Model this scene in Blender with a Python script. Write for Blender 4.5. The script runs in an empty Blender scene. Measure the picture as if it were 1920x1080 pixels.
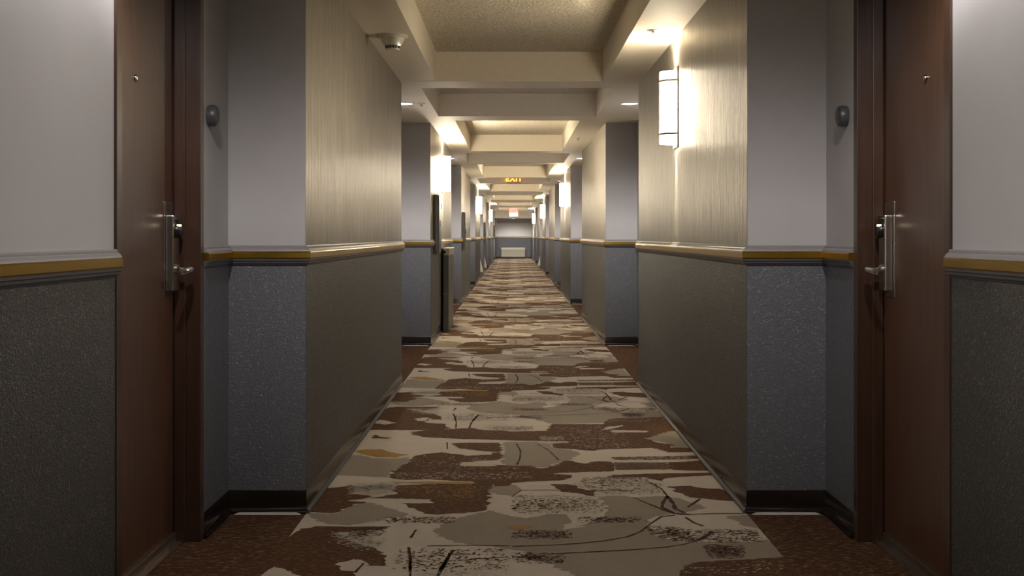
import bpy, bmesh, math, random
from mathutils import Vector
from mathutils.geometry import tessellate_polygon

random.seed(7)
S = bpy.context.scene
C = S.collection
PI = math.pi

# ------------------------------------------------------------------ camera, world, exposure
cam_data = bpy.data.cameras.new('camera')
cam = bpy.data.objects.new('camera', cam_data)
C.objects.link(cam)
cam.location = (0, 0, 1.1)
cam.rotation_euler = (PI / 2, 0, 0)
cam_data.sensor_width = 36.0
cam_data.lens = 36.0 * 2240 / 1920
cam_data.shift_x = -1 / 1920
cam_data.shift_y = -98 / 1920
cam_data.clip_start = 0.02
S.camera = cam

W = bpy.data.worlds.new('world')
S.world = W
W.use_nodes = True
W.node_tree.nodes['Background'].inputs[0].default_value = (0.8, 0.85, 1.0, 1)
W.node_tree.nodes['Background'].inputs[1].default_value = 0.008

S.view_settings.view_transform = 'Standard'
S.view_settings.look = 'None'
S.view_settings.gamma = 1.0
S.view_settings.use_curve_mapping = False
S.view_settings.exposure = 0.35

SHADE_EMIT = 29.0           # glow of a sconce shade
SCONCE_UP, SCONCE_DOWN = 50.0, 42.0
SPOT_W = 62.0               # one recessed downlight
FAR_GAIN, FAR_SCONCE, END_GAIN = 1.7, 4.0, 2.5   # the lamps farther down the corridor burn brighter
IES_GAIN = .01
LENS_EMIT = 5.0
WARM = (1.0, 0.85, 0.62)
COOL = (1.0, 0.94, 0.91)

# ------------------------------------------------------------------ helpers
class MB:
    """collects verts and faces of one mesh; mat index per face"""
    def __init__(self): self.v, self.f, self.m = [], [], []
    def add(self, vs, fs, mi=0):
        o = len(self.v)
        self.v += [tuple(p) for p in vs]
        self.f += [tuple(i + o for i in q) for q in fs]
        self.m += [mi] * len(fs)
        return self
    def box(self, x0, x1, y0, y1, z0, z1, mi=0):
        x0, x1 = sorted((x0, x1)); y0, y1 = sorted((y0, y1)); z0, z1 = sorted((z0, z1))
        vs = [(x, y, z) for z in (z0, z1) for y in (y0, y1) for x in (x0, x1)]
        return self.add(vs, [(0, 2, 3, 1), (4, 5, 7, 6), (0, 1, 5, 4), (2, 6, 7, 3), (0, 4, 6, 2), (1, 3, 7, 5)], mi)
    def prism(self, poly, z0, z1, mi=0):
        """plan polygon [(x, y)] extruded in z"""
        n = len(poly)
        vs = [(x, y, z0) for x, y in poly] + [(x, y, z1) for x, y in poly]
        fs = [tuple(reversed(range(n))), tuple(range(n, 2 * n))]
        fs += [(i, (i + 1) % n, n + (i + 1) % n, n + i) for i in range(n)]
        return self.add(vs, fs, mi)
    def sweep(self, path, prof, side, mi=0, closed_prof=True):
        """profile [(d, z)] swept with mitred corners along plan path [(x, y)]; side +1: d grows to the left of travel, -1: right"""
        P = [Vector((p[0], p[1])) for p in path]
        n = len(P); k = len(prof); vs = []
        for i in range(n):
            ns = []
            if i > 0: t = (P[i] - P[i - 1]).normalized(); ns.append(Vector((-t.y, t.x)))
            if i < n - 1: t = (P[i + 1] - P[i]).normalized(); ns.append(Vector((-t.y, t.x)))
            if len(ns) == 2:
                m = (ns[0] + ns[1]).normalized(); m = m / max(0.3, m.dot(ns[0]))
            else: m = ns[0]
            m = m * side
            for d, z in prof: vs.append((P[i].x + m.x * d, P[i].y + m.y * d, z))
        fs = []
        for i in range(n - 1):
            for j in range(k if closed_prof else k - 1):
                a, b = i * k + j, i * k + (j + 1) % k
                fs.append((a, b, b + k, a + k))
        if closed_prof: fs += [tuple(reversed(range(k))), tuple(range((n - 1) * k, n * k))]
        return self.add(vs, fs, mi)
    def lathe(self, prof, n=20, c=(0, 0, 0), axis='z', a0=0.0, a1=2 * PI, mi=0):
        """profile [(r, h)] turned about an axis through c"""
        full = abs(a1 - a0 - 2 * PI) < 1e-6
        m = n if full else n + 1
        vs = []
        for r, h in prof:
            for i in range(m):
                a = a0 + (a1 - a0) * i / n
                u, w = r * math.cos(a), r * math.sin(a)
                p = {'z': (u, w, h), 'x': (h, u, w), 'y': (u, h, w)}[axis]
                vs.append((p[0] + c[0], p[1] + c[1], p[2] + c[2]))
        fs = []
        for j in range(len(prof) - 1):
            for i in range(n):
                b = (i + 1) % m
                fs.append((j * m + i, j * m + b, (j + 1) * m + b, (j + 1) * m + i))
        if full:
            fs += [tuple(range(m))[::-1], tuple(range((len(prof) - 1) * m, len(prof) * m))]
        return self.add(vs, fs, mi)
    def tube(self, pts, r, n=10, mi=0, rz=None):
        """round bar along points"""
        pts = [Vector(p) for p in pts]; vs = []
        rr = r if isinstance(r, (list, tuple)) else [r] * len(pts)
        for i, p in enumerate(pts):
            t = (pts[min(i + 1, len(pts) - 1)] - pts[max(i - 1, 0)]).normalized()
            up = Vector((0, 0, 1)) if abs(t.z) < .9 else Vector((0, 1, 0))
            a = t.cross(up).normalized(); b = a.cross(t).normalized()
            for k in range(n):
                q = 2 * PI * k / n
                vs.append(p + a * math.cos(q) * rr[i] + b * math.sin(q) * rr[i])
        fs = [(i * n + k, i * n + (k + 1) % n, (i + 1) * n + (k + 1) % n, (i + 1) * n + k) for i in range(len(pts) - 1) for k in range(n)]
        fs += [tuple(range(n))[::-1], tuple(range((len(pts) - 1) * n, len(pts) * n))]
        return self.add(vs, fs, mi)
    def build(self, name, mats, parent=None, smooth=False, bevel=0, seg=2, fix=True):
        me = bpy.data.meshes.new(name)
        me.from_pydata(self.v, [], self.f)
        for m in (mats if isinstance(mats, (list, tuple)) else [mats]): me.materials.append(m)
        me.polygons.foreach_set('material_index', self.m)
        if fix:
            bm = bmesh.new(); bm.from_mesh(me)
            bmesh.ops.recalc_face_normals(bm, faces=bm.faces)
            if bevel:
                es = [e for e in bm.edges if len(e.link_faces) == 2 and e.calc_face_angle(0) > .6]
                bmesh.ops.bevel(bm, geom=es, offset=bevel, segments=seg, affect='EDGES', profile=.5, clamp_overlap=True)
            bm.to_mesh(me); bm.free()
        if smooth:
            me.shade_smooth() if hasattr(me, 'shade_smooth') else None
            me.set_sharp_from_angle(angle=.7)
        me.update()
        o = bpy.data.objects.new(name, me)
        C.objects.link(o)
        if parent: o.parent = parent
        return o

def empty(name, loc=(0, 0, 0), rz=0):
    o = bpy.data.objects.new(name, None); C.objects.link(o)
    o.location = loc; o.rotation_euler = (0, 0, rz); o.empty_display_size = .1
    return o

def tag(o, label=None, cat=None, group=None, kind=None):
    if label: o['label'] = label
    if cat: o['category'] = cat
    if group: o['group'] = group
    if kind: o['kind'] = kind
    return o

def kids(o): return [c for c in bpy.data.objects if c.parent == o]

def copy_tree(o, parent=None):
    c = o.copy(); C.objects.link(c)
    if parent: c.parent = parent
    for ch in kids(o): copy_tree(ch, c)
    return c

# ------------------------------------------------------------------ materials
class NT:
    def __init__(self, name):
        self.m = bpy.data.materials.new(name); self.m.use_nodes = True
        self.t = self.m.node_tree; self.b = self.t.nodes['Principled BSDF']
        self.tc = None
    def n(self, kind, **kw):
        x = self.t.nodes.new(kind)
        for k, v in kw.items(): setattr(x, k, v)
        return x
    def l(self, a, b): self.t.links.new(a, b)
    def co(self, scale=(1, 1, 1)):
        if not self.tc: self.tc = self.n('ShaderNodeTexCoord')
        mp = self.n('ShaderNodeMapping'); mp.inputs['Scale'].default_value = scale
        self.l(self.tc.outputs['Object'], mp.inputs[0]); return mp.outputs[0]
    def noise(self, scale=(1, 1, 1), s=1.0, detail=3, rough=.55, dist=0):
        x = self.n('ShaderNodeTexNoise'); x.inputs['Scale'].default_value = s
        x.inputs['Detail'].default_value = detail; x.inputs['Roughness'].default_value = rough
        x.inputs['Distortion'].default_value = dist
        self.l(self.co(scale), x.inputs['Vector']); return x.outputs['Fac']
    def ramp(self, fac, stops):
        r = self.n('ShaderNodeValToRGB'); e = r.color_ramp.elements
        while len(e) < len(stops): e.new(.5)
        for i, (p, c) in enumerate(stops):
            e[i].position = p; e[i].color = (*c, 1) if len(c) == 3 else c
        self.l(fac, r.inputs[0]); return r.outputs[0]
    def g(self, v): return (v, v, v)
    def mix(self, fac, a, b):
        x = self.n('ShaderNodeMix', data_type='RGBA')
        (self.l(fac, x.inputs[0]) if hasattr(fac, 'is_linked') else setattr(x.inputs[0], 'default_value', fac))
        for s, v in ((6, a), (7, b)):
            if hasattr(v, 'is_linked'): self.l(v, x.inputs[s])
            else: x.inputs[s].default_value = (*v, 1)
        return x.outputs[2]
    def bump(self, h, strength=.3, dist=.002):
        x = self.n('ShaderNodeBump'); x.inputs['Strength'].default_value = strength; x.inputs['Distance'].default_value = dist
        self.l(h, x.inputs['Height']); self.l(x.outputs[0], self.b.inputs['Normal'])
    def set(self, **kw):
        names = dict(color='Base Color', rough='Roughness', metal='Metallic', spec='Specular IOR Level', coat='Coat Weight',
                     coatr='Coat Roughness', emit='Emission Color', power='Emission Strength', aniso='Anisotropic', anrot='Anisotropic Rotation')
        for k, v in kw.items():
            i = self.b.inputs[names[k]]
            if hasattr(v, 'is_linked'): self.l(v, i)
            elif isinstance(v, tuple): i.default_value = (*v, 1)
            else: i.default_value = v
        return self

def plain(name, color, rough=.5, metal=0.0, **kw):
    t = NT(name); n = t.noise(s=40, detail=2)
    t.set(color=t.mix(n, tuple(c * .93 for c in color), tuple(min(1, c * 1.07) for c in color)), rough=rough, metal=metal, **kw)
    return t.m

def glow(name, color, power, base=(.9, .9, .88)):
    t = NT(name); t.set(color=base, rough=.4, emit=color, power=power)
    n = t.noise(s=3); t.set(color=t.mix(n, base, tuple(c * .97 for c in base)))
    return t.m

def mat_paint():
    t = NT('grey wall paint')
    n = t.noise(s=7, detail=4); f = t.noise(s=260, detail=2)
    t.set(color=t.mix(n, (.44, .43, .43), (.48, .47, .47)), rough=.55, spec=.3)
    t.bump(f, .12, .0015)
    return t.m

def mat_wallpaper():
    t = NT('silvery striated wallpaper')
    a = t.noise((1, 34, 2.2), 1, 4, .7); b = t.noise((1, 130, 7), 1, 3, .6); c = t.noise(s=2.2, detail=2)
    x = t.n('ShaderNodeMath', operation='ADD'); t.l(a, x.inputs[0]); t.l(b, x.inputs[1])
    h = t.n('ShaderNodeMath', operation='MULTIPLY'); t.l(x.outputs[0], h.inputs[0]); h.inputs[1].default_value = .5
    col = t.ramp(h.outputs[0], [(.36, (.225, .205, .168)), (.5, (.33, .305, .26)), (.66, (.47, .445, .385))])
    t.set(color=t.mix(c, col, (.315, .295, .25)), rough=t.ramp(h.outputs[0], [(.35, t.g(.50)), (.65, t.g(.34))]), metal=.65, spec=.5)
    t.b.inputs['Base Color'].default_value = (.4, .4, .3, 1)
    t.bump(h.outputs[0], .8, .014)
    return t.m

def mat_wainscot(name, lo, hi, fleck):
    t = NT(name)
    a = t.noise((1, 1, 1), 130, 3, .6, .6); b = t.noise((70, 70, 190), 1, 2, .5); b2 = t.noise((190, 190, 60), 1, 2, .5)
    mx = t.n('ShaderNodeMath', operation='MAXIMUM'); t.l(b, mx.inputs[0]); t.l(b2, mx.inputs[1])
    fl = t.ramp(mx.outputs[0], [(.63, t.g(0)), (.72, t.g(1))])
    base = t.mix(a, lo, hi)
    t.set(color=t.mix(fl, base, fleck), rough=t.mix(fl, t.g(.46), t.g(.3)), spec=.55)
    t.bump(a, .7, .006)
    return t.m

def mat_wood(name, dark, light, rough=.34, axis='z', coat=.25):
    t = NT(name)
    sc = {'z': (60, 60, 3), 'y': (60, 3, 60)}[axis]
    n = t.noise(sc, 1, 5, .6, .3); f = t.noise(tuple(k * 6 for k in sc), 1, 2)
    t.set(color=t.ramp(n, [(.3, dark), (.7, light)]), rough=rough, spec=.5, coat=coat, coatr=.25)
    t.bump(f, .06, .001)
    return t.m

def mat_carpet(name, dark, light, fleck=None, fs=1.0):
    t = NT(name)
    n = t.noise((90, 260, 1), 1.0, 3, .6); n2 = t.noise(s=9, detail=3); p = t.noise(s=420, detail=2)
    c = t.mix(n2, dark, light)
    c = t.mix(t.ramp(n, [(.35, t.g(.0)), (.7, t.g(.45))]), c, tuple(k * .72 for k in dark))
    if fleck:
        k = t.noise((55 * fs, 110 * fs, 1), 1, 3, .7)
        c = t.mix(t.ramp(k, [(.53, t.g(0)), (.62, t.g(.8))]), c, fleck)
    t.set(color=c, rough=.95, spec=.08)
    t.bump(p, .5, .003)
    return t.m

def mat_ceiling():
    t = NT('popcorn ceiling')
    v = t.noise(s=62, detail=3, rough=.7); n = t.noise(s=4)
    t.set(color=t.mix(t.ramp(v, [(.38, t.g(0)), (.58, t.g(1))]), (.64, .57, .45), (.92, .85, .72)), rough=.9, spec=.1)
    t.bump(v, 1.0, .02)
    return t.m

def mat_metal(name, color, rough, sc=(3, 3, 200)):
    t = NT(name); n = t.noise(sc, 1, 3)
    t.set(color=t.mix(n, tuple(c * .85 for c in color), color), rough=t.ramp(n, [(.3, t.g(rough * .8)), (.7, t.g(rough * 1.2))]), metal=1.0)
    return t.m

M = dict(
    paint=mat_paint(), wallpaper=mat_wallpaper(), wainscot=mat_wainscot('slate textured wainscot vinyl', (.086, .089, .098), (.146, .151, .168), (.27, .27, .28)), lower_paper=mat_wainscot('brown black glittering paper', (.027, .026, .0245), (.066, .064, .060), (.18, .173, .158)),
    soffit=plain('soffit paint', (.83, .76, .64), .6), popcorn=mat_ceiling(),
    trim=plain('grey moulding paint', (.25, .235, .235), .38), trim_low=plain('charcoal moulding paint', (.085, .085, .09), .35),
    gold=plain('gold leaf band', (.56, .36, .06), .28, 1.0),
    base=plain('dark brown glossy cove base', (.014, .009, .007), .2, spec=.3),
    door=mat_wood('walnut door veneer', (.068, .031, .017), (.116, .057, .033)),
    frame=mat_wood('dark brown door frame', (.042, .019, .011), (.062, .030, .018), .36),
    steel=mat_metal('satin nickel', (.62, .60, .58), .28, (2, 2, 3)), chrome=mat_metal('polished nickel', (.85, .83, .80), .12),
    band=plain('tan metal band', (.34, .28, .2), .5), black=plain('black plastic', (.012, .012, .013), .3), bell=plain('grey plastic', (.065, .065, .068), .38),
    bell_dark=plain('darker grey plastic', (.05, .05, .055), .3), sweep=mat_metal('brown anodised sweep', (.42, .36, .32), .42, (3, 3, 3)),
    white=plain('white plastic', (.74, .71, .64), .4), ledge=plain('pale grey enamel', (.46, .44, .36), .4),
    cabinet=plain('dark bronze enamel', (.055, .050, .036), .35), unit=plain('olive grey enamel', (.085, .080, .062), .42),
    beige=plain('beige enamel', (.36, .34, .26), .45), beige_top=plain('light beige enamel', (.62, .60, .52), .45), slot=plain('dark slot', (.02, .02, .02), .6),
    shade=glow('glowing opal shade', WARM, SHADE_EMIT), shade_far=glow('brighter opal shade', WARM, SHADE_EMIT * FAR_SCONCE), lens=glow('downlight lens', COOL, LENS_EMIT),
    exit_orange=glow('lit orange letters', (1.0, .30, .03), 5.0, (.6, .2, .05)), exit_red=glow('lit red letters', (1.0, .06, .05), 3.0, (.6, .05, .05)),
    lit_white=glow('lit white diffuser', (1, .95, .93), .7), exit_face=glow('lit red sign face', (1.0, .16, .14), .8), led=glow('small indicator', (1, .9, .6), 3.0),
    exit_pink=plain('sign housing', (.60, .40, .34), .5), bulkwhite=plain('white emergency light housing', (.8, .8, .78), .4),
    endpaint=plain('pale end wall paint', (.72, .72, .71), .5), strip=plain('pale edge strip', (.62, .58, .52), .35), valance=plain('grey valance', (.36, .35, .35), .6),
    cream=mat_carpet('cream carpet yarn', (.52, .445, .35), (.63, .55, .44)), tan=mat_carpet('tan carpet yarn', (.285, .235, .175), (.345, .29, .22)),
    brown=mat_carpet('brown carpet yarn', (.082, .038, .017), (.116, .055, .026), (.20, .125, .075), .7),
    plain_carpet=mat_carpet('plain brown flecked carpet', (.078, .037, .018), (.110, .054, .027), (.24, .155, .095), .55),
    ochre=mat_carpet('ochre carpet yarn', (.36, .21, .06), (.42, .25, .08)), russet=mat_carpet('russet carpet yarn', (.15, .095, .055), (.20, .13, .075), (.34, .22, .13)),
    mauve=mat_carpet('mauve carpet yarn', (.21, .165, .14), (.25, .20, .17)), lines=mat_carpet('dark line yarn', (.06, .032, .018), (.08, .043, .025)),
)

# ------------------------------------------------------------------ plan of the corridor
PER, F0, PL = 7.2, 4.74, 4.09          # bay length, front of the first pier, length of a pier
XL, XR, AL, AR = -.823, .933, -1.128, 1.245   # pier faces and recess walls
Y0, Y1 = -6.0, 57.3
ZS, ZT = 2.23, 2.447                   # soffit and coffer height
DY0, DY1 = 3.38, 4.335                 # the two door openings (frames included)
DL, DR = -1.2155, 1.332                # door faces

def plan(xp, xa):
    pts = [(xp, Y0)]
    for k in range(0, 8):
        f = F0 + PER * k
        pts += [(xp, f - 3.12), (xa, f - 3.12), (xa, f), (xp, f)]
    pts.append((xp, Y1))
    return pts
PATH_L, PATH_R = plan(XL, AL), plan(XR, AR)

def runs(path, xa, sgn):
    """the plan path broken at the door of the nearest recess"""
    i = next(j for j, p in enumerate(path) if abs(p[0] - xa) < 1e-6 and abs(p[1] - F0) < 1e-6)
    return [path[:i] + [(xa, DY0)], [(xa, DY1)] + path[i:]]
RUNS_L, RUNS_R = runs(PATH_L, AL, 1), runs(PATH_R, AR, -1)

# floor and carpet
floor = MB().box(-1.75, 1.75, Y0 - .2, Y1 + .2, -.1, 0).build('floor', M['plain_carpet'])
tag(floor, 'brown flecked carpet floor of the corridor', kind='structure')
MB().box(-.815, .925, Y0, Y1 - .02, 0, .002).build('carpet_runner', M['cream'], floor)

# woven pattern of the carpet runner, one repeat, in metres
POLYS=[('tan',[(-0.815,4.734),(-0.718,4.716),(-0.683,4.768),(-0.664,4.862),(-0.616,4.911),(-0.578,4.911),(-0.509,4.827),(-0.459,4.757),(-0.417,4.711),(-0.428,4.656),(-0.505,4.645),(-0.549,4.58),(-0.618,4.527),(-0.708,4.548),(-0.757,4.601)]),('tan',[(-0.243,4.319),(-0.294,4.436),(-0.267,4.559),(-0.22,4.645),(-0.119,4.745),(-0.093,4.78),(-0.002,4.667),(0.058,4.641),(0.133,4.719),(0.212,4.706),(0.236,4.566),(0.19,4.469),(0.255,4.493),(0.336,4.641),(0.383,4.772),(0.364,5.028),(0.457,5.043),(0.507,5.013),(0.587,5.028),(0.641,5.043),(0.688,4.998),(0.733,4.911),(0.796,4.827),(0.676,4.732),(0.617,4.706),(0.545,4.667),(0.518,4.591),(0.525,4.493),(0.537,4.354),(0.587,4.266),(0.668,4.288),(0.691,4.223),(0.804,4.182),(0.831,4.266),(0.921,4.321),(0.925,4.081),(0.789,4.051),(0.627,4.022),(0.573,3.975),(0.536,3.862),(0.265,3.862),(0.219,3.947),(0.182,4.022),(0.116,4.1),(0.063,4.151),(-0.002,4.182),(-0.058,4.226),(-0.135,4.245),(-0.203,4.281)]),('tan',[(0.82,4.68),(0.925,4.693),(0.923,4.469),(0.86,4.566)]),('tan',[(-0.09,5.251),(-0.002,5.265),(0.038,5.182),(-0.002,5.028),(-0.093,5.101)]),('tan',[(-0.806,5.975),(-0.754,5.975),(-0.681,5.897),(-0.598,5.882),(-0.51,5.928),(-0.504,5.791),(-0.556,5.576),(-0.563,5.428),(-0.704,5.454),(-0.804,5.481),(-0.8,5.646)]),('tan',[(-0.048,6.362),(0.127,6.362),(0.197,6.288),(0.212,6.18),(0.298,6.127),(0.342,6.024),(0.285,5.86),(0.222,5.765),(0.148,5.659),(0.084,5.659),(-0.003,5.704),(-0.049,5.704)]),('tan',[(0.717,6.458),(0.78,6.597),(0.851,6.679),(0.911,6.72),(0.922,6.19),(0.833,6.19),(0.831,6.27),(0.778,6.362)]),('tan',[(0.232,6.969),(0.071,7.241),(-0.034,7.441),(0.682,7.441),(0.925,7.441),(0.921,7.168),(0.58,7.121),(0.527,7.005)]),('brown',[(-0.815,4.344),(-0.796,4.472),(-0.728,4.517),(-0.616,4.507),(-0.46,4.513),(-0.51,4.466),(-0.597,4.44),(-0.651,4.406),(-0.595,4.319),(-0.507,4.226),(-0.448,4.12),(-0.411,3.963),(-0.456,3.987),(-0.497,4.033),(-0.536,4.056),(-0.588,3.979),(-0.552,3.916),(-0.508,3.908),(-0.517,3.847),(-0.676,3.847),(-0.717,3.908),(-0.81,3.979),(-0.815,3.893),(-0.815,3.832),(-0.815,3.832),(-0.815,4.344)]),('brown',[(-0.561,5.415),(-0.556,5.576),(-0.503,5.776),(-0.489,5.944),(-0.436,6.013),(-0.35,6.055),(-0.288,6.007),(-0.228,5.959),(-0.118,5.991),(-0.078,6.055),(-0.186,6.105),(-0.272,6.172),(-0.334,6.31),(-0.255,6.338),(-0.06,6.338),(-0.055,5.866),(-0.138,5.827),(-0.261,5.785),(-0.251,5.697),(-0.145,5.683),(0.088,5.703),(0.108,5.59),(0.104,5.351),(0.03,5.313),(-0.166,5.276),(-0.23,5.338),(-0.44,5.351),(-0.517,5.389)]),('brown',[(-0.073,5.719),(-0.003,5.71),(0.136,5.638),(0.196,5.704),(0.272,5.828),(0.345,5.759),(0.414,5.812),(0.49,5.803),(0.473,5.571),(0.338,5.551),(0.167,5.514),(0.289,5.472),(0.223,5.363),(0.03,5.323),(-0.029,5.245),(-0.067,5.232)]),('brown',[(-0.512,5.251),(-0.368,5.279),(-0.192,5.322),(-0.171,5.38),(-0.139,5.562),(-0.04,5.562),(-0.044,5.322),(-0.093,5.251),(-0.098,4.78),(-0.145,4.745),(-0.301,4.7),(-0.355,4.723),(-0.417,4.827),(-0.456,4.903),(-0.325,4.903),(-0.33,4.973),(-0.594,4.998),(-0.501,5.075)]),('brown',[(-0.815,5.128),(-0.791,5.196),(-0.707,5.265),(-0.685,5.182),(-0.682,5.075),(-0.6,5.049),(-0.605,5.003),(-0.681,4.948),(-0.59,4.923),(-0.646,4.886),(-0.681,4.791),(-0.719,4.723),(-0.815,4.745),(-0.815,4.998)]),('brown',[(0.573,3.975),(0.627,4.022),(0.789,4.051),(0.925,4.081),(0.925,3.862),(0.536,3.862),(0.553,3.911)]),('brown',[(0.156,5.279),(0.252,5.279),(0.295,5.198),(0.35,5.104),(0.356,5.043),(0.325,5.034),(0.289,5.088),(0.224,5.119),(0.187,5.198)]),('brown',[(0.679,5.23),(0.783,5.246),(0.841,5.182),(0.909,5.182),(0.925,5.028),(0.925,4.94),(0.826,4.969),(0.748,5.013),(0.716,5.058),(0.702,5.15)]),('brown',[(-0.815,7.197),(-0.815,7.386),(-0.499,7.386),(-0.419,7.128),(-0.574,7.151),(-0.592,7.039),(-0.403,6.974),(-0.353,6.805),(-0.39,6.756),(-0.554,6.744),(-0.815,6.756)]),('brown',[(-0.569,6.684),(-0.489,6.744),(-0.359,6.785),(-0.228,6.826),(-0.159,6.744),(-0.027,6.724),(-0.003,6.699),(0.19,6.72),(0.232,6.96),(0.538,6.96),(0.527,7.005),(0.58,7.121),(0.914,7.168),(0.925,7.168),(0.925,6.72),(0.851,6.679),(0.775,6.556),(0.717,6.458),(0.776,6.344),(0.837,6.27),(0.833,6.19),(0.925,6.18),(0.925,6.058),(0.791,6.058),(0.724,6.18),(0.475,6.144),(0.415,6.092),(0.312,6.144),(0.212,6.18),(0.197,6.306),(0.309,6.344),(0.304,6.381),(-0.003,6.4),(-0.152,6.436),(-0.278,6.454),(-0.472,6.51),(-0.541,6.587)]),('brown',[(-0.76,6.473),(-0.76,6.587),(-0.715,6.529),(-0.667,6.492),(-0.669,6.454)]),('brown',[(0.746,5.781),(0.829,5.803),(0.911,5.834),(0.925,5.834),(0.922,5.58),(0.798,5.586),(0.742,5.6)]),('brown',[(0.5,5.924),(0.925,5.964),(0.925,5.876),(0.777,5.86),(0.494,5.853)]),('brown',[(0.432,5.444),(0.463,5.486),(0.674,5.514),(0.925,5.534),(0.925,5.472),(0.777,5.444),(0.712,5.417),(0.671,5.349),(0.647,5.376),(0.598,5.431),(0.47,5.431)]),('cream',[(-0.815,6.996),(-0.795,7.128),(-0.68,7.017),(-0.747,6.94)]),('cream',[(0.542,6.658),(0.57,6.75),(0.76,6.72),(0.754,6.666)]),('cream',[(-0.55,5.351),(-0.39,5.381),(-0.183,5.325),(-0.181,5.28),(-0.435,5.295)]),('cream',[(0.5,6.741),(0.552,6.871),(0.634,6.915),(0.598,6.827),(0.552,6.775)]),('cream',[(-0.58,3.987),(-0.554,4.053),(-0.512,4.044),(-0.465,3.987),(-0.523,3.955),(-0.554,3.924)]),('cream',[(0.127,6.362),(0.304,6.381),(0.309,6.344),(0.159,6.336)]),('cream',[(0.192,4.517),(0.25,4.611),(0.337,4.654),(0.309,4.591),(0.251,4.517),(0.213,4.469)]),('ochre',[(-0.8,6.105),(-0.744,6.138),(-0.66,6.138),(-0.616,6.055),(-0.533,5.991),(-0.567,5.912),(-0.684,5.928),(-0.764,6.007)]),('ochre',[(-0.548,5.31),(-0.342,5.333),(-0.169,5.316),(-0.191,5.276),(-0.368,5.288)]),('ochre',[(-0.02,4.517),(0.033,4.536),(0.068,4.505),(0.033,4.464),(-0.014,4.464)]),('russet',[(0.491,5.781),(0.746,5.781),(0.744,5.615),(0.476,5.6)]),('mauve',[(0.68,4.223),(0.808,4.202),(0.772,4.1),(0.689,4.081),(0.677,4.141)])]
LINES=[(0.01,[(-0.002,4.219),(0.13,4.234),(0.242,4.262),(0.334,4.299),(0.418,4.354),(0.477,4.434),(0.526,4.553),(0.581,4.667),(0.639,4.693)]),(0.01,[(0.116,4.116),(0.268,4.145),(0.433,4.177),(0.547,4.213),(0.606,4.245),(0.671,4.31)]),(0.018,[(0.671,4.31),(0.716,4.377),(0.74,4.434)]),(0.012,[(0.507,5.013),(0.553,4.897),(0.598,4.799)]),(0.022,[(0.598,4.799),(0.637,4.719),(0.702,4.703)]),(0.011,[(0.702,4.703),(0.797,4.719),(0.913,4.719)]),(0.018,[(0.653,5.034),(0.618,4.911),(0.604,4.827),(0.639,4.732)]),(0.018,[(0.653,5.034),(0.659,4.882),(0.654,4.799),(0.682,4.732)]),(0.014,[(0.783,4.983),(0.708,4.827)]),(0.013,[(0.674,4.654),(0.694,4.566),(0.721,4.517)]),(0.011,[(0.613,5.312),(0.645,5.182),(0.653,5.034)]),(0.012,[(-0.36,4.456),(-0.37,4.338)]),(0.011,[(-0.366,4.208),(-0.351,4.086),(-0.337,3.924)]),(0.016,[(-0.207,4.173),(-0.223,4.036),(-0.236,3.924)]),(0.008,[(-0.186,4.036),(-0.102,4.061),(-0.011,4.078)]),(0.012,[(-0.498,4.003),(-0.514,3.893)]),(0.008,[(-0.304,4.226),(-0.153,4.235),(-0.011,4.226)]),(0.012,[(0.02,6.306),(0.041,6.092),(0.037,5.892),(0.021,5.719)]),(0.01,[(0.132,6.288),(0.185,6.109),(0.225,5.844)]),(0.014,[(-0.215,7.29),(-0.241,7.017),(-0.247,6.805)]),(0.01,[(-0.348,7.243),(-0.33,7.017),(-0.323,6.805)]),(0.01,[(-0.348,6.345),(-0.334,6.138)]),(0.008,[(-0.002,5.028),(0.038,5.15),(0.199,5.157),(0.373,5.144),(0.534,5.15)])]
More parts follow.
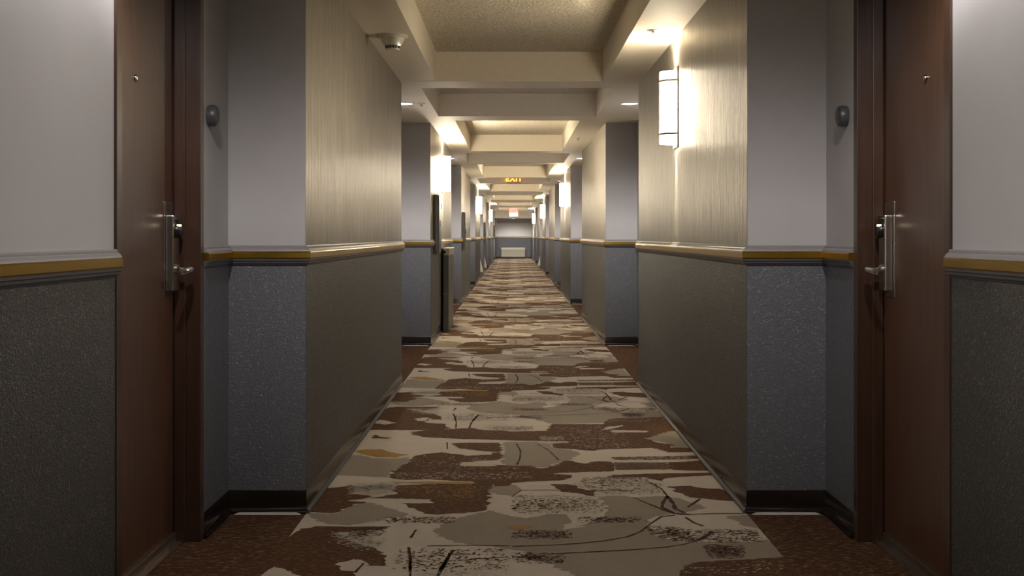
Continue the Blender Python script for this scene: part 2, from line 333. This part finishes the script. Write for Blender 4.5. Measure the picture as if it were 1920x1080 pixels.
SPECKS=[('cream',260,[(-0.706,5.251),(-0.518,5.251),(-0.501,5.075),(-0.678,5.049)]),('cream',200,[(-0.674,4.426),(-0.605,4.426),(-0.499,4.281),(-0.452,4.155),(-0.585,4.281)]),('brown',160,[(-0.539,4.623),(-0.221,4.667),(-0.241,4.559),(-0.42,4.569)]),('brown',120,[(-0.609,4.456),(-0.464,4.496),(-0.505,4.416),(-0.564,4.338)]),('brown',260,[(-0.409,4.19),(-0.011,4.19),(-0.011,3.924),(-0.359,3.908)]),('brown',160,[(-0.002,4.446),(0.218,4.446),(0.184,4.321),(-0.002,4.332)]),('brown',220,[(-0.002,4.969),(0.358,4.94),(0.371,4.772),(-0.002,4.719)]),('brown',150,[(0.252,4.654),(0.514,4.667),(0.499,4.578),(0.331,4.566)]),('brown',200,[(0.507,4.493),(0.563,4.517),(0.668,4.288),(0.59,4.288)]),('brown',260,[(0.545,4.469),(0.925,4.469),(0.914,4.288),(0.665,4.266)]),('brown',200,[(0.683,4.245),(0.812,4.223),(0.769,4.081),(0.675,4.061)]),('brown',220,[(0.26,5.312),(0.655,5.312),(0.643,5.058),(0.367,5.058)]),('brown',150,[(-0.002,4.141),(0.126,4.1),(0.181,4.003),(-0.002,4.042)]),('cream',260,[(-0.688,5.251),(-0.518,5.3),(-0.504,5.155),(-0.726,5.155)]),('cream',200,[(-0.563,5.535),(0.086,5.562),(0.083,5.376),(-0.517,5.389)]),('brown',240,[(0.491,5.781),(0.746,5.781),(0.744,5.615),(0.476,5.6)]),('cream',160,[(0.503,5.924),(0.848,5.941),(0.897,5.86),(0.497,5.853)]),('cream',150,[(0.151,6.537),(0.277,6.517),(0.259,6.4),(0.148,6.4)]),('cream',250,[(0.243,6.871),(0.535,6.915),(0.628,6.162),(0.312,6.162)]),('cream',140,[(-0.341,7.106),(-0.098,7.106),(0.105,6.805),(-0.16,6.765)]),('brown',160,[(-0.163,6.889),(0.12,6.889),(0.117,6.724),(-0.093,6.724)]),('brown',200,[(0.309,5.444),(0.61,5.444),(0.592,5.284),(0.322,5.284)]),('ochre',260,[(-0.508,5.209),(-0.366,5.251),(-0.19,5.265),(-0.119,5.209),(-0.179,4.948),(-0.353,5.075),(-0.483,5.128)]),('cream',120,[(-0.491,5.975),(-0.259,6.007),(0.088,5.674),(-0.399,5.508)]),('cream',40,[(0.592,3.966),(0.925,4.042),(0.925,3.875),(0.553,3.875)]),('brown',200,[(-0.002,5.058),(0.338,5.028),(0.348,4.799),(-0.002,4.772)])]

TILE = 3.16
rnd = random.Random(3)

def ragged(poly, ax=.016, ay=.004, step=.018):
    out = []
    n = len(poly)
    for i in range(n):
        a, b = Vector(poly[i]), Vector(poly[(i + 1) % n])
        k = max(1, min(40, int((b - a).length / step)))
        for j in range(k):
            p = a.lerp(b, j / k)
            edge = p.x < -.80 or p.x > .91
            out.append((p.x if edge else max(-.814, min(.924, p.x + rnd.uniform(-ax, ax))), p.y + (0 if edge else rnd.uniform(-ay, ay))))
    return out

def flat(mb, poly, z, dy):
    tris = tessellate_polygon([[Vector((x, y, 0)) for x, y in poly]])
    vs = [(x, y + dy, z) for x, y in poly]
    fs = []
    for t in tris:
        a, b, c = (Vector(poly[i]) for i in t)
        cr = (b - a).cross(c - a)
        fs.append(t if cr > 0 else t[::-1])
    mb.add(vs, fs)

def inside(p, poly):
    r = False; j = len(poly) - 1
    for i in range(len(poly)):
        (xi, yi), (xj, yj) = poly[i], poly[j]
        if (yi > p[1]) != (yj > p[1]) and p[0] < (xj - xi) * (p[1] - yi) / (yj - yi) + xi: r = not r
        j = i
    return r

LEVEL = dict(tan=.0023, brown=.0026, cream=.0029, ochre=.0029, russet=.0029, mauve=.0026)
pat = {c: MB() for c in LEVEL}
line_mb = MB(); speck = {'cream': MB(), 'brown': MB(), 'ochre': MB()}
ragged_polys = [(c, ragged(p)) for c, p in POLYS]
near_specks = []
for c, n, p in SPECKS:
    n = int(n * 1.7)
    xs, ys = [q[0] for q in p], [q[1] for q in p]
    k = 0; tries = 0
    while k < n and tries < 6000:
        tries += 1
        x, y = rnd.uniform(min(xs), max(xs)), rnd.uniform(min(ys), max(ys))
        if inside((x + rnd.gauss(0, .035), y + rnd.gauss(0, .03)), p) and -.80 < x < .905:
            near_specks.append((c, x, y, rnd.uniform(.003, .011), rnd.uniform(.0015, .004), rnd.uniform(-.6, .6))); k += 1
for t in range(-3, 17):
    dy = TILE * t
    for i, (c, p) in enumerate(ragged_polys):
        q = [(x, y) for x, y in p]
        if max(y for x, y in q) + dy > Y1 - .05 or min(y for x, y in q) + dy < Y0 + .05: continue
        flat(pat[c], q, LEVEL[c] + i * .000005 + (t % 2) * .0000025, dy)
    for w, p in LINES:
        P = [Vector(a) for a in p]; pts = []
        for i in range(len(P) - 1):
            k = max(2, int((P[i + 1] - P[i]).length / .03))
            pts += [P[i].lerp(P[i + 1], j / k) for j in range(k)]
        pts.append(P[-1])
        vs = []
        for i, a in enumerate(pts):
            d = (pts[min(i + 1, len(pts) - 1)] - pts[max(i - 1, 0)]).normalized()
            nrm = Vector((-d.y, d.x)); h = w * .5 * rnd.uniform(.5, 1.15)
            for s in (-1, 1):
                q = a + nrm * h * s
                vs.append((q.x, q.y + dy, .0032))
        fs = [(2 * i, 2 * i + 2, 2 * i + 3, 2 * i + 1) for i in range(len(pts) - 1)]
        line_mb.add(vs, fs)
    if -1 <= t <= 3:
        for c, x, y, a, b, r in near_specks:
            ca, sa = math.cos(r), math.sin(r)
            vs = [(x + u * ca - v * sa, y + u * sa + v * ca + dy, .0034) for u, v in ((-a, 0), (0, -b), (a, 0), (0, b))]
            speck[c].add(vs, [(0, 1, 2, 3)])
for c, mb in pat.items():
    tag(mb.build(c + '_pattern', M[c], floor, fix=False), kind='stuff')
tag(line_mb.build('line_pattern', M['lines'], floor, fix=False), kind='stuff')
for c, mb in speck.items():
    tag(mb.build(c + '_speckle', M['brown' if c == 'brown' else c], floor, fix=False), kind='stuff')

# walls: a solid core, a thin wainscot and the striated paper on the piers
def wall(name, path, xa, xd, out, side, label):
    back = xd + (.06 if out > 0 else -.06)
    notched = list(path)
    i = next(j for j, p in enumerate(path) if abs(p[0] - xa) < 1e-6 and abs(p[1] - F0) < 1e-6)
    notched[i:i] = [(xa, DY0), (back, DY0), (back, DY1), (xa, DY1)]
    o = MB().prism(notched + [(out, Y1), (out, Y0)], 0, 2.11)
    o.prism(list(path) + [(out, Y1), (out, Y0)], 2.11, ZT + .2)
    w = tag(o.build(name, M['paint']), label, kind='structure')
    for r in (RUNS_L if out < 0 else RUNS_R):
        MB().sweep(r, [(0, .05), (.003, .05), (.003, 1.0), (0, 1.0)], side).build('wainscot', M['wainscot'], w)
    xp = path[0][0]
    s = 1 if out < 0 else -1
    for k in range(-1, 8):
        f = F0 + PER * k
        a, b = max(f, Y0), min(f + PL - .01, Y1)
        MB().box(xp + s * .0028, xp + s * .0042, a + .002, b - .002, .085, .99).build('lower_wallpaper', M['lower_paper'], w)
        MB().box(xp - s * .001, xp + s * .002, a + .002, b, 1.0, ZS).build('wallpaper', M['wallpaper'], w)
    MB().box(xa + s * .0028, xa + s * .0042, F0 - 3.11, DY0 - .001, .085, .99).build('lower_wallpaper', M['lower_paper'], w)
    return w
wl = wall('wall_left', PATH_L, AL, DL, -1.75, -1, 'left corridor wall, grey recesses and silvery papered piers above charcoal wainscot')
wr = wall('wall_right', PATH_R, AR, DR, 1.75, 1, 'right corridor wall, grey recesses and silvery papered piers above charcoal wainscot')

# mouldings: chair rails and cove base
RAIL_CAP = [(0, 1.062), (.008, 1.062), (.011, 1.057), (.011, 1.053), (.017, 1.050), (.022, 1.044), (.024, 1.0385), (0, 1.0385)]
RAIL_GOLD = [(0, 1.0385), (.023, 1.0385), (.0265, 1.034), (.0265, 1.013), (.023, 1.0085), (0, 1.0085)]
RAIL_LOW = [(0, 1.0085), (.023, 1.0085), (.0225, 1.001), (.018, .9985), (.016, .991), (.010, .986), (.008, .983), (0, .983)]
COVE = [(0, .005), (.020, .005), (.0215, .008), (.019, .012), (.011, .018), (.0075, .030), (.0065, .088), (.004, .092), (0, .092)]
def mould(n, bname, rr, side, where):
    o = MB(); g = MB(); l = MB(); b = MB()
    for r in rr:
        o.sweep(r, RAIL_CAP, side); g.sweep(r, RAIL_GOLD, side); l.sweep(r, RAIL_LOW, side); b.sweep(r, COVE, side)
    t = tag(o.build('trim_%d' % n, M['trim']), 'grey chair rail with a gold band along the %s wall' % where, kind='structure')
    g.build('gold_band', M['gold'], t); l.build('lower_moulding', M['trim_low'], t)
    bb = tag(b.build(bname, M['base'], smooth=True), 'dark brown cove base along the %s wall' % where, kind='structure')
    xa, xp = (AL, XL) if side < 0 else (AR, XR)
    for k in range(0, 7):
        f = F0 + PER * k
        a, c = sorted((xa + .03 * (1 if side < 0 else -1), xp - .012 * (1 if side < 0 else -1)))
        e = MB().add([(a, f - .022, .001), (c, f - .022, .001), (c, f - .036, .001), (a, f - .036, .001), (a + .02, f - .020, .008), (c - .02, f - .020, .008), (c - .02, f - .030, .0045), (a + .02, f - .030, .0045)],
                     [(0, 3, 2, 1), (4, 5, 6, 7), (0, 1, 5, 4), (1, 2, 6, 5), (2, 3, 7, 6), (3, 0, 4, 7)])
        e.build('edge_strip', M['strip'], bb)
mould(1, 'baseboard_left', RUNS_L, -1, 'left')
mould(2, 'baseboard_right', RUNS_R, 1, 'right')

# far end and the end behind the camera
we = tag(MB().box(-1.75, 1.75, Y1, Y1 + .2, 0, ZT + .2).build('wall_far', M['endpaint']), 'pale wall at the far end of the corridor', kind='structure')
MB().box(XL, XR, Y1 - .004, Y1, .05, 1.0).build('wainscot', M['wainscot'], we)
wb = tag(MB().box(-1.75, 1.75, Y0 - .2, Y0, 0, ZT + .2).build('wall_near', M['paint']), 'grey wall closing the corridor behind the viewer', kind='structure')
E_PATH = [(XL + .027, Y1), (XR - .027, Y1)]
t3 = tag(MB().sweep(E_PATH, RAIL_CAP, -1).build('trim_3', M['trim']), 'chair rail across the far end wall', kind='structure')
MB().sweep(E_PATH, RAIL_GOLD, -1).build('gold_band', M['gold'], t3)
MB().sweep(E_PATH, RAIL_LOW, -1).build('lower_moulding', M['trim_low'], t3)
tag(MB().sweep([(XL + .022, Y1), (XR - .022, Y1)], COVE, -1).build('baseboard_far', M['base']), 'dark cove base across the far end wall', kind='structure')

# ceiling: popcorn slab, stepped side soffits, cross beams
ceil = tag(MB().box(-1.75, 1.75, Y0, Y1, ZT, ZT + .15).build('ceiling', M['popcorn']), 'coffered corridor ceiling with textured panels between beams', kind='structure')
def soffit(xi, xj, xo):
    p = [(xi, Y0)]
    for k in range(0, 8):
        f = F0 + PER * k
        p += [(xi, f - 2.9), (xj, f - 2.9), (xj, f - .5), (xi, f - .5)]
    p += [(xi, Y1), (xo, Y1), (xo, Y0)]
    return MB().prism(p, ZS, ZT)
soffit(-.561, -.70, -1.74).build('soffit', M['soffit'], ceil)
soffit(.660, .792, 1.74).build('soffit', M['soffit'], ceil)
for k in range(-1, 8):
    f = F0 + PER * k
    for a, b in ((f + 3.99, f + 4.39), (f - .64, f - .24)):
        if a < Y0 or b > Y1: continue
        MB().box(-.72, .81, a, b, ZS - .0015, ZT - .001).build('beam', M['soffit'], ceil)
tag(MB().box(XL, XR, F0 + PER * 7 - .1, Y1, 1.91, ZS).build('bulkhead', M['soffit'], ceil))

# ------------------------------------------------------------------ the two near doors
def door(n, xw, xd, s, label):
    """s: +1 when the corridor lies towards +x of the door"""
    y0, y1 = DY0 + .048, DY1 - .045
    leaf = MB().box(xd, xd - s * .044, y0 + .003, y1 - .003, .012, 2.045).build('door_%d' % n, M['door'], bevel=.002)
    tag(leaf, label, kind='structure')
    fr = MB()
    zt = 2.05
    face = xw + s * .008
    for a, b, c in ((DY0, y0, 1), (y1, DY1, -1)):
        fr.box(xd - s * .055, face, a, b, 0, 2.10)
        stop = xd + s * .004
        fr.box(stop, stop + s * .038, b if c > 0 else a - .014, (b + .014) if c > 0 else a, 0, zt)
    fr.box(xd - s * .055, face, y0, y1, zt, 2.10)
    fr.build('door_frame', M['frame'], leaf, bevel=.0025)
    MB().box(xd, xd + s * .012, y0 + .004, y1 - .016, .006, .040).build('door_sweep', M['sweep'], leaf, bevel=.002)
    tag(MB().box(xd - s * .05, xd + s * .035, y0, y1, 0, .006).build('threshold', M['sweep'], leaf, bevel=.002))
    # spyhole
    MB().lathe([(.0, xd), (.011, xd), (.011, xd + s * .004), (.008, xd + s * .010), (.004, xd + s * .011), (.0, xd + s * .011)], 16, (0, 3.84, 1.607), 'x').build('peephole', M['chrome'], leaf, smooth=True)
    # lock set
    pl = MB().box(xd, xd + s * .003, 4.158, 4.268, .884, 1.219).build('lock_plate', M['steel'], leaf, bevel=.0012)
    xb = xd + s * .003
    lb = MB().box(xb, xb + s * .028, 4.176, 4.248, .906, 1.173).build('lock_body', M['steel'], leaf, bevel=.005)
    xf = xb + s * .028
    MB().lathe([(.0, xf), (.026, xf), (.026, xf + s * .008), (.020, xf + s * .017), (.0, xf + s * .020)], 18, (0, 4.212, 1.118), 'x').build('card_reader', M['black'], lb, smooth=True)
    MB().lathe([(.0, xf), (.011, xf), (.011, xf + s * .010), (.0, xf + s * .012)], 12, (0, 4.212, 1.158), 'x').build('reader_cap', M['black'], lb, smooth=True)
    MB().lathe([(.0, xf + s * .006), (.0035, xf + s * .006), (.0035, xf + s * .021), (.0, xf + s * .0215)], 8, (0, 4.196, 1.136), 'x').build('indicator_light', M['led'], lb)
    hd = MB()
    hz, hy = .982, 4.212
    hd.lathe([(.0, xf), (.017, xf), (.017, xf + s * .006), (.011, xf + s * .010), (.0095, xf + s * .020), (.0095, xf + s * .050), (.0, xf + s * .050)], 16, (0, hy, hz), 'x')
    xh = xf + s * .050
    hd.tube([(xh - s * .004, hy + .012, hz), (xh, hy, hz), (xh + s * .006, hy - .03, hz), (xh + s * .006, hy - .07, hz - .002), (xh + s * .002, hy - .11, hz - .006), (xh - s * .006, hy - .125, hz - .010)],
            [.010, .0125, .0120, .0115, .011, .009], 12)
    hd.build('lever_handle', M['chrome'], leaf, smooth=True)
    return leaf
door(1, AL, DL, 1, 'dark walnut room door on the left with lever lock and spyhole')
door(2, AR, DR, -1, 'dark walnut room door on the right with lever lock and spyhole')

# ------------------------------------------------------------------ lamps
ORD = ['first', 'second', 'third', 'fourth', 'fifth', 'sixth', 'seventh', 'eighth']

def spot(name, parent, loc, rot, watts, size, blend, col, radius=.03):
    d = bpy.data.lights.new(name, 'SPOT'); d.energy = watts; d.spot_size = size; d.spot_blend = blend
    d.color = col; d.shadow_soft_size = radius
    o = bpy.data.objects.new(name, d); C.objects.link(o); o.location = loc; o.rotation_euler = rot; o.parent = parent
    return o

# wide distribution of the downlights: weak straight down, strongest near 60 degrees, cut off near the ceiling
ies = bpy.data.texts.new('downlight.ies')
ANG = [0, 10, 20, 30, 40, 50, 60, 65, 70, 75, 80, 85, 90]
CD = [250, 260, 280, 290, 380, 720, 1000, 690, 380, 150, 40, 6, 0]
ies.write('IESNA:LM-63-1995\nTILT=NONE\n1 -1 1 %d 1 1 2 0 0 0\n1 1 100\n%s\n0\n%s\n' % (len(ANG), ' '.join(map(str, ANG)), ' '.join(map(str, CD))))
def ies_lamp(name, parent, loc, watts, col, radius):
    d = bpy.data.lights.new(name, 'POINT'); d.energy = watts; d.color = col; d.shadow_soft_size = radius
    d.use_nodes = True
    t = d.node_tree; em = t.nodes['Emission']
    n = t.nodes.new('ShaderNodeTexIES'); n.mode = 'INTERNAL'; n.ies = ies
    n.inputs['Strength'].default_value = IES_GAIN
    t.links.new(n.outputs[0], em.inputs['Strength'])
    o = bpy.data.objects.new(name, d); C.objects.link(o); o.location = loc; o.parent = parent
    return o

def lamp_power(o, name, w):
    for c in kids(o):
        if c.name.startswith(name):
            c.data = c.data.copy(); c.data.energy = w

def make_sconce():
    """wall at local x=0, lamp towards +x"""
    r = empty('wall_sconce')
    MB().box(0, .010, -.096, .096, -.228, .228).build('back_plate', M['steel'], r, bevel=.002)
    half = lambda rad, z0, z1, t: MB().lathe([(rad - t, z0), (rad, z0), (rad, z1), (rad - t, z1), (rad - t, z0)], 18, (.010, 0, 0), 'z', -PI / 2, PI / 2)
    half(.086, -.203, .203, .004).build('shade', M['shade'], r, smooth=True)
    for z in (-.150, .150):
        half(.0885, z - .006, z + .006, .006).build('band', M['band'], r)
    spot('up_light', r, (.035, 0, .19), (PI, 0, 0), SCONCE_UP, 1.9, .6, WARM, .03)
    spot('down_light', r, (.034, 0, -.195), (0, .17, 0), SCONCE_DOWN, .62, 1.0, WARM, .012)
    return r
sconce0 = None
for k in range(-1, 7):
    right = k % 2 == 0
    y = F0 + PER * k + PL / 2
    o = make_sconce() if sconce0 is None else copy_tree(sconce0)
    sconce0 = sconce0 or o
    if k > 0:
        for nm, w in (('up_light', SCONCE_UP), ('down_light', SCONCE_DOWN)): lamp_power(o, nm, w * FAR_SCONCE * .6)
        for c in kids(o):
            if c.name.startswith('shade'): c.data = c.data.copy() if k == 1 else far_shade; c.data.materials[0] = M['shade_far']; far_shade = c.data
    o.location = ((XR - .002) if right else (XL + .002), y, 1.825)
    o.rotation_euler = (0, 0, PI if right else 0)
    n = (k // 2) if right else (k - 1) // 2
    if k == -1: lb = 'lit half round wall sconce on the left pier behind the viewer'
    else: lb = 'lit half round white wall sconce, %s one along the %s wall' % ({0: 'nearest', 1: 'second', 2: 'third', 3: 'farthest'}[n] if right else {0: 'nearest', 1: 'second', 2: 'farthest'}[n], 'right' if right else 'left')
    tag(o, lb, 'sconce', 'half round wall sconces on the piers')

def make_downlight():
    r = empty('recessed_downlight')
    MB().lathe([(.074, 0), (.092, 0), (.090, -.006), (.078, -.007), (.074, -.004)], 28).build('trim_ring', M['white'], r, smooth=True, fix=True)
    MB().lathe([(.0, -.001), (.074, -.001), (.070, -.004), (.050, -.007), (.022, -.009), (.0, -.0095)], 24).build('lens', M['lens'], r, smooth=True)
    ies_lamp('downlight_lamp', r, (0, 0, -.05), SPOT_W, COOL, .02)
    return r
dl0 = None
for k in range(-1, 8):
    y = F0 + PER * k - 1.74
    if k == -1: y = -4.2
    for x, side in ((-.925, 'left'), (1.0, 'right')):
        o = make_downlight() if dl0 is None else copy_tree(dl0)
        dl0 = dl0 or o
        if k == 0: x *= .88
        if k > 0: lamp_power(o, 'downlight_lamp', SPOT_W * FAR_GAIN * (END_GAIN if k == 7 else 1))
        o.location = (x, y, ZS)
        where = 'behind the viewer' if k == -1 else 'above the room door' if k == 0 else 'over the %s recess down the corridor' % ORD[k - 1]
        tag(o, 'round recessed downlight %s on the %s side' % (where, side), 'ceiling light', 'recessed downlights over the wall recesses')

o = copy_tree(dl0); o.location = (.05, 56.1, 1.91); lamp_power(o, 'downlight_lamp', SPOT_W * .8)  # unseen lamp under the bulkhead, added to brighten the end wall
tag(o, 'unseen round downlight added under the dropped bulkhead to light the far end wall', 'ceiling light', 'recessed downlights over the wall recesses')

# ------------------------------------------------------------------ small ceiling fittings
sd = empty('smoke_detector', (-.678, 6.75, ZS))
MB().lathe([(0, 0), (.088, 0), (.088, -.008), (.082, -.014), (0, -.014)], 28).build('base', M['white'], sd, smooth=True)
bd = MB().lathe([(0, -.014), (.070, -.014), (.066, -.022), (.052, -.050), (.044, -.058), (0, -.058)], 28).build('body', M['white'], sd, smooth=True)
sl = MB()
for i in range(14):
    a = 2 * PI * i / 14
    vs = []
    for rr in (.0372, .0405):
        for u in (-.005, .005):
            for z in (-.0585, -.074):
                vs.append((rr * math.cos(a) - u * math.sin(a), rr * math.sin(a) + u * math.cos(a), z))
    sl.add(vs, [(0, 1, 3, 2), (4, 6, 7, 5), (0, 4, 5, 1), (2, 3, 7, 6), (0, 2, 6, 4), (1, 5, 7, 3)])
sl.build('vent_slot', M['slot'], bd)
MB().lathe([(0, -.058), (.038, -.058), (.038, -.074), (0, -.074)], 24).build('sensor_cage', M['ledge'], bd, smooth=True)
MB().lathe([(0, -.074), (.043, -.074), (.040, -.083), (0, -.085)], 24).build('cap', M['white'], bd, smooth=True)
MB().box(.036, .048, -.042, -.036, -.062, -.054).build('indicator_light', M['led'], bd)
tag(sd, 'round white smoke detector under the left soffit near the viewer', 'smoke detector')

def make_sprinkler():
    r = empty('sprinkler')
    MB().lathe([(0, 0), (.036, 0), (.034, -.004), (.016, -.008), (0, -.008)], 20).build('escutcheon', M['white'], r, smooth=True)
    b = MB().tube([(0, 0, -.006), (0, 0, -.016)], .006, 8)
    for s in (-1, 1): b.tube([(s * .005, 0, -.010), (s * .009, 0, -.018), (s * .003, 0, -.026)], .0025, 6)
    b.build('head', M['steel'], r)
    MB().lathe([(0, -.026), (.016, -.026), (.016, -.028), (0, -.028)], 12).build('deflector', M['steel'], r)
    return r
sp0 = None
for x, y, lb in ((.774, 6.57, 'small ceiling sprinkler in the glow above the nearest right sconce'), (-.777, 10.2, 'small ceiling sprinkler beside the left downlight of the first recess'),
                 (.755, 13.8, 'small ceiling sprinkler under the right soffit past the first recess'), (-.74, 14.4, 'small ceiling sprinkler above the nearest left sconce'),
                 (-.777, 17.4, 'small ceiling sprinkler beside the left downlight of the second recess')):
    o = make_sprinkler() if sp0 is None else copy_tree(sp0)
    sp0 = sp0 or o
    o.location = (x, y, ZS)
    tag(o, lb, 'sprinkler', 'ceiling sprinklers')

# ------------------------------------------------------------------ exit signs
def word(txt, size, mat, parent, loc, depth=.004):
    c = bpy.data.curves.new('letters', 'FONT'); c.body = txt; c.size = size; c.extrude = depth; c.align_x = 'CENTER'; c.align_y = 'CENTER'
    c.space_character = 1.08; c.offset = size * .012
    tmp = bpy.data.objects.new('letters', c); C.objects.link(tmp)
    bpy.context.view_layer.update()
    me = bpy.data.meshes.new_from_object(tmp.evaluated_get(bpy.context.evaluated_depsgraph_get()))
    bpy.data.objects.remove(tmp)
    me.materials.clear(); me.materials.append(mat)
    o = bpy.data.objects.new('letters', me); C.objects.link(o)
    o.parent = parent; o.location = loc; o.rotation_euler = (PI / 2, 0, 0)
    return o
yb = F0 + PER * 3 - .64
e1 = empty('exit_sign', (.03, yb, 2.318))
MB().box(-.155, .155, -.045, .0, -.085, .085).build('housing', M['exit_pink'], e1, bevel=.004)
word('EXIT', .165, M['exit_orange'], e1, (0, -.049, 0))
tag(e1, 'lit exit sign with orange letters on a ceiling beam', 'exit sign')
e2 = empty('exit_sign', (.04, 45.0, 1.965))
MB().box(-.17, .17, -.03, .03, -.02, .17).build('sign_panel', M['exit_face'], e2, bevel=.004)
MB().box(-.02, .02, -.015, .015, .17, .265).build('stem', M['bulkwhite'], e2)
word('EXIT', .175, M['exit_red'], e2, (0, -.034, .075))
MB().box(-.165, .165, -.05, .05, -.15, -.02).build('emergency_light', M['lit_white'], e2, bevel=.008)
MB().box(-.17, .17, -.055, .055, -.168, -.15).build('lower_tray', M['black'], e2, bevel=.003)
tag(e2, 'lit exit sign with red letters above a white emergency light at the far end', 'exit sign')

# ------------------------------------------------------------------ fittings on the walls
def make_bell(face_window):
    """wall at local x=0, body towards +x"""
    r = empty('room_bell')
    pr = [(0, 0), (.037, 0), (.040, .006), (.040, .024), (.036, .032), (.028, .035), (0, .036)]
    MB().lathe(pr, 28, (0, 0, 0), 'x').build('body', M['bell'], r, smooth=True)
    MB().lathe([(.028, .0355), (.030, .0355), (.030, .0335), (.028, .0335), (.028, .0355)], 28, (0, 0, 0), 'x').build('rim_groove', M['bell_dark'], r)
    MB().box(.034, .0375, -.013, .013, -.004, .016).build('face_window', M['bell_dark'], r, bevel=.001)
    return r
b1 = make_bell(True); b1.location = (AL, 4.43, 1.545); tag(b1, 'round grey wall device beside the left door', 'wall device', 'round grey wall devices by the doors')
b2 = copy_tree(b1); b2.location = (AR, 4.45, 1.545); b2.rotation_euler = (0, 0, PI); tag(b2, 'round grey wall device beside the right door', 'wall device', 'round grey wall devices by the doors')

def make_cabinet():
    """wall at local x=0, base at local y=0, front towards +x"""
    r = empty('wall_cabinet')
    MB().box(.0, .050, 0, .42, 0, .61).build('body', M['cabinet'], r, bevel=.004)
    d = MB().box(.050, .058, .008, .412, .008, .602).build('door', M['cabinet'], r, bevel=.003)
    MB().box(.058, .060, .06, .36, .06, .55).build('inset_panel', M['bell_dark'], d, bevel=.001)
    MB().tube([(.064, .02, .27), (.072, .02, .28), (.072, .02, .34), (.064, .02, .35)], .005, 8).build('pull', M['steel'], d)
    for z in (.1, .5): MB().tube([(.057, .412, z - .03), (.057, .412, z + .03)], .006, 8).build('hinge', M['steel'], d)
    return r
cab0 = None
for y, z, lb in ((12.36, .915, 'dark shallow wall cabinet over the chair rail above the grey floor unit'), (19.28, .87, 'dark shallow wall cabinet at the edge of the second left pier'),
                 (33.75, .87, 'dark shallow wall cabinet on the left wall near the second far sconce'), (51.3, .95, 'farthest dark shallow wall cabinet near the end wall')):
    o = make_cabinet() if cab0 is None else copy_tree(cab0)
    cab0 = cab0 or o
    o.location = (XL + .0035, y, z)
    tag(o, lb, 'cabinet', 'shallow cabinets along the left wall')

un = empty('floor_unit', (XL + .028, 13.69, .0))
ub = MB().box(0, .062, 0, 1.15, .004, .875).build('body', M['unit'], un, bevel=.004)
MB().box(-.001, .063, -.002, 1.151, .430, .436).build('seam', M['steel'], ub)
for i in range(1, 5): MB().box(.062, .064, .23 * i - .003, .23 * i + .003, .05, .85).build('panel_rib', M['ledge'], ub)
MB().box(-.004, .070, -.004, 1.154, .875, .960).build('top_cap', M['ledge'], un, bevel=.008)
MB().lathe([(0, 0), (.020, 0), (.020, -.022), (.014, -.028), (0, -.028)], 14, (.012, -.004, .915), 'y').build('knob', M['black'], un, smooth=True)
tag(un, 'slim olive grey floor unit with pale top against the left pier', 'floor unit')

def make_wedge():
    """white tapered fitting: wall at local x=0, thick at the foot"""
    r = empty('wall_fitting')
    v = [(0, 0, 0), (.075, 0, 0), (.004, 0, .30), (0, 0, .30), (0, .16, 0), (.075, .16, 0), (.004, .16, .30), (0, .16, .30)]
    MB().add(v, [(0, 1, 2, 3), (4, 7, 6, 5), (0, 4, 5, 1), (1, 5, 6, 2), (2, 6, 7, 3), (3, 7, 4, 0)]).build('shell', M['bulkwhite'], r, bevel=.003)
    MB().box(0, .078, -.002, .162, -.012, 0).build('foot', M['ledge'], r)
    return r
w0 = None
for x, y, z, rz, lb in ((XL + .0035, 30.15, .196, 0, 'white tapered fitting low on the left wainscot, nearer of two'), (XL + .0035, 34.7, .187, 0, 'white tapered fitting low on the left wainscot, farther of two'),
                        (XR - .0035, 40.4, .105, PI, 'white tapered fitting low on the right wainscot near the far end')):
    o = make_wedge() if w0 is None else copy_tree(w0)
    w0 = w0 or o
    o.location = (x, y, z); o.rotation_euler = (0, 0, rz)
    tag(o, lb, 'wall fitting', 'white tapered fittings low on the wainscot')

# heater and valance on the end wall
ht = empty('heater_unit', (.03, Y1 - .004, .0))
MB().box(-.57, .57, -.24, 0, .09, .43).build('casing', M['beige'], ht, bevel=.012)
MB().box(-.575, .575, -.245, .0, .43, .53).build('top_cover', M['beige_top'], ht, bevel=.012)
gr = MB().box(-.50, .50, -.20, -.04, .529, .532).build('air_outlet', M['ledge'], ht)
for i in range(18):
    x = -.48 + .0565 * i
    MB().box(x - .006, x + .006, -.20, -.04, .531, .540).build('louvre', M['beige_top'], gr)
MB().box(-.555, .555, -.246, -.238, .11, .41).build('front_panel', M['beige'], ht, bevel=.003)
MB().box(.30, .50, -.10, -.03, .535, .545).build('control_lid', M['beige'], ht)
MB().box(-.55, .55, -.20, -.01, .0, .09).build('plinth', M['black'], ht)
tag(ht, 'beige packaged wall heater standing against the far end wall', 'heater')
va = empty('valance', (.055, Y1, 1.74))
MB().box(-.80, .80, -.10, 0, 0, .165).build('board', M['valance'], va, bevel=.004)
MB().box(-.82, .82, -.115, 0, -.012, 0).build('lower_edge', M['trim_low'], va)
tag(va, 'dark grey valance band across the top of the far end wall', 'valance')
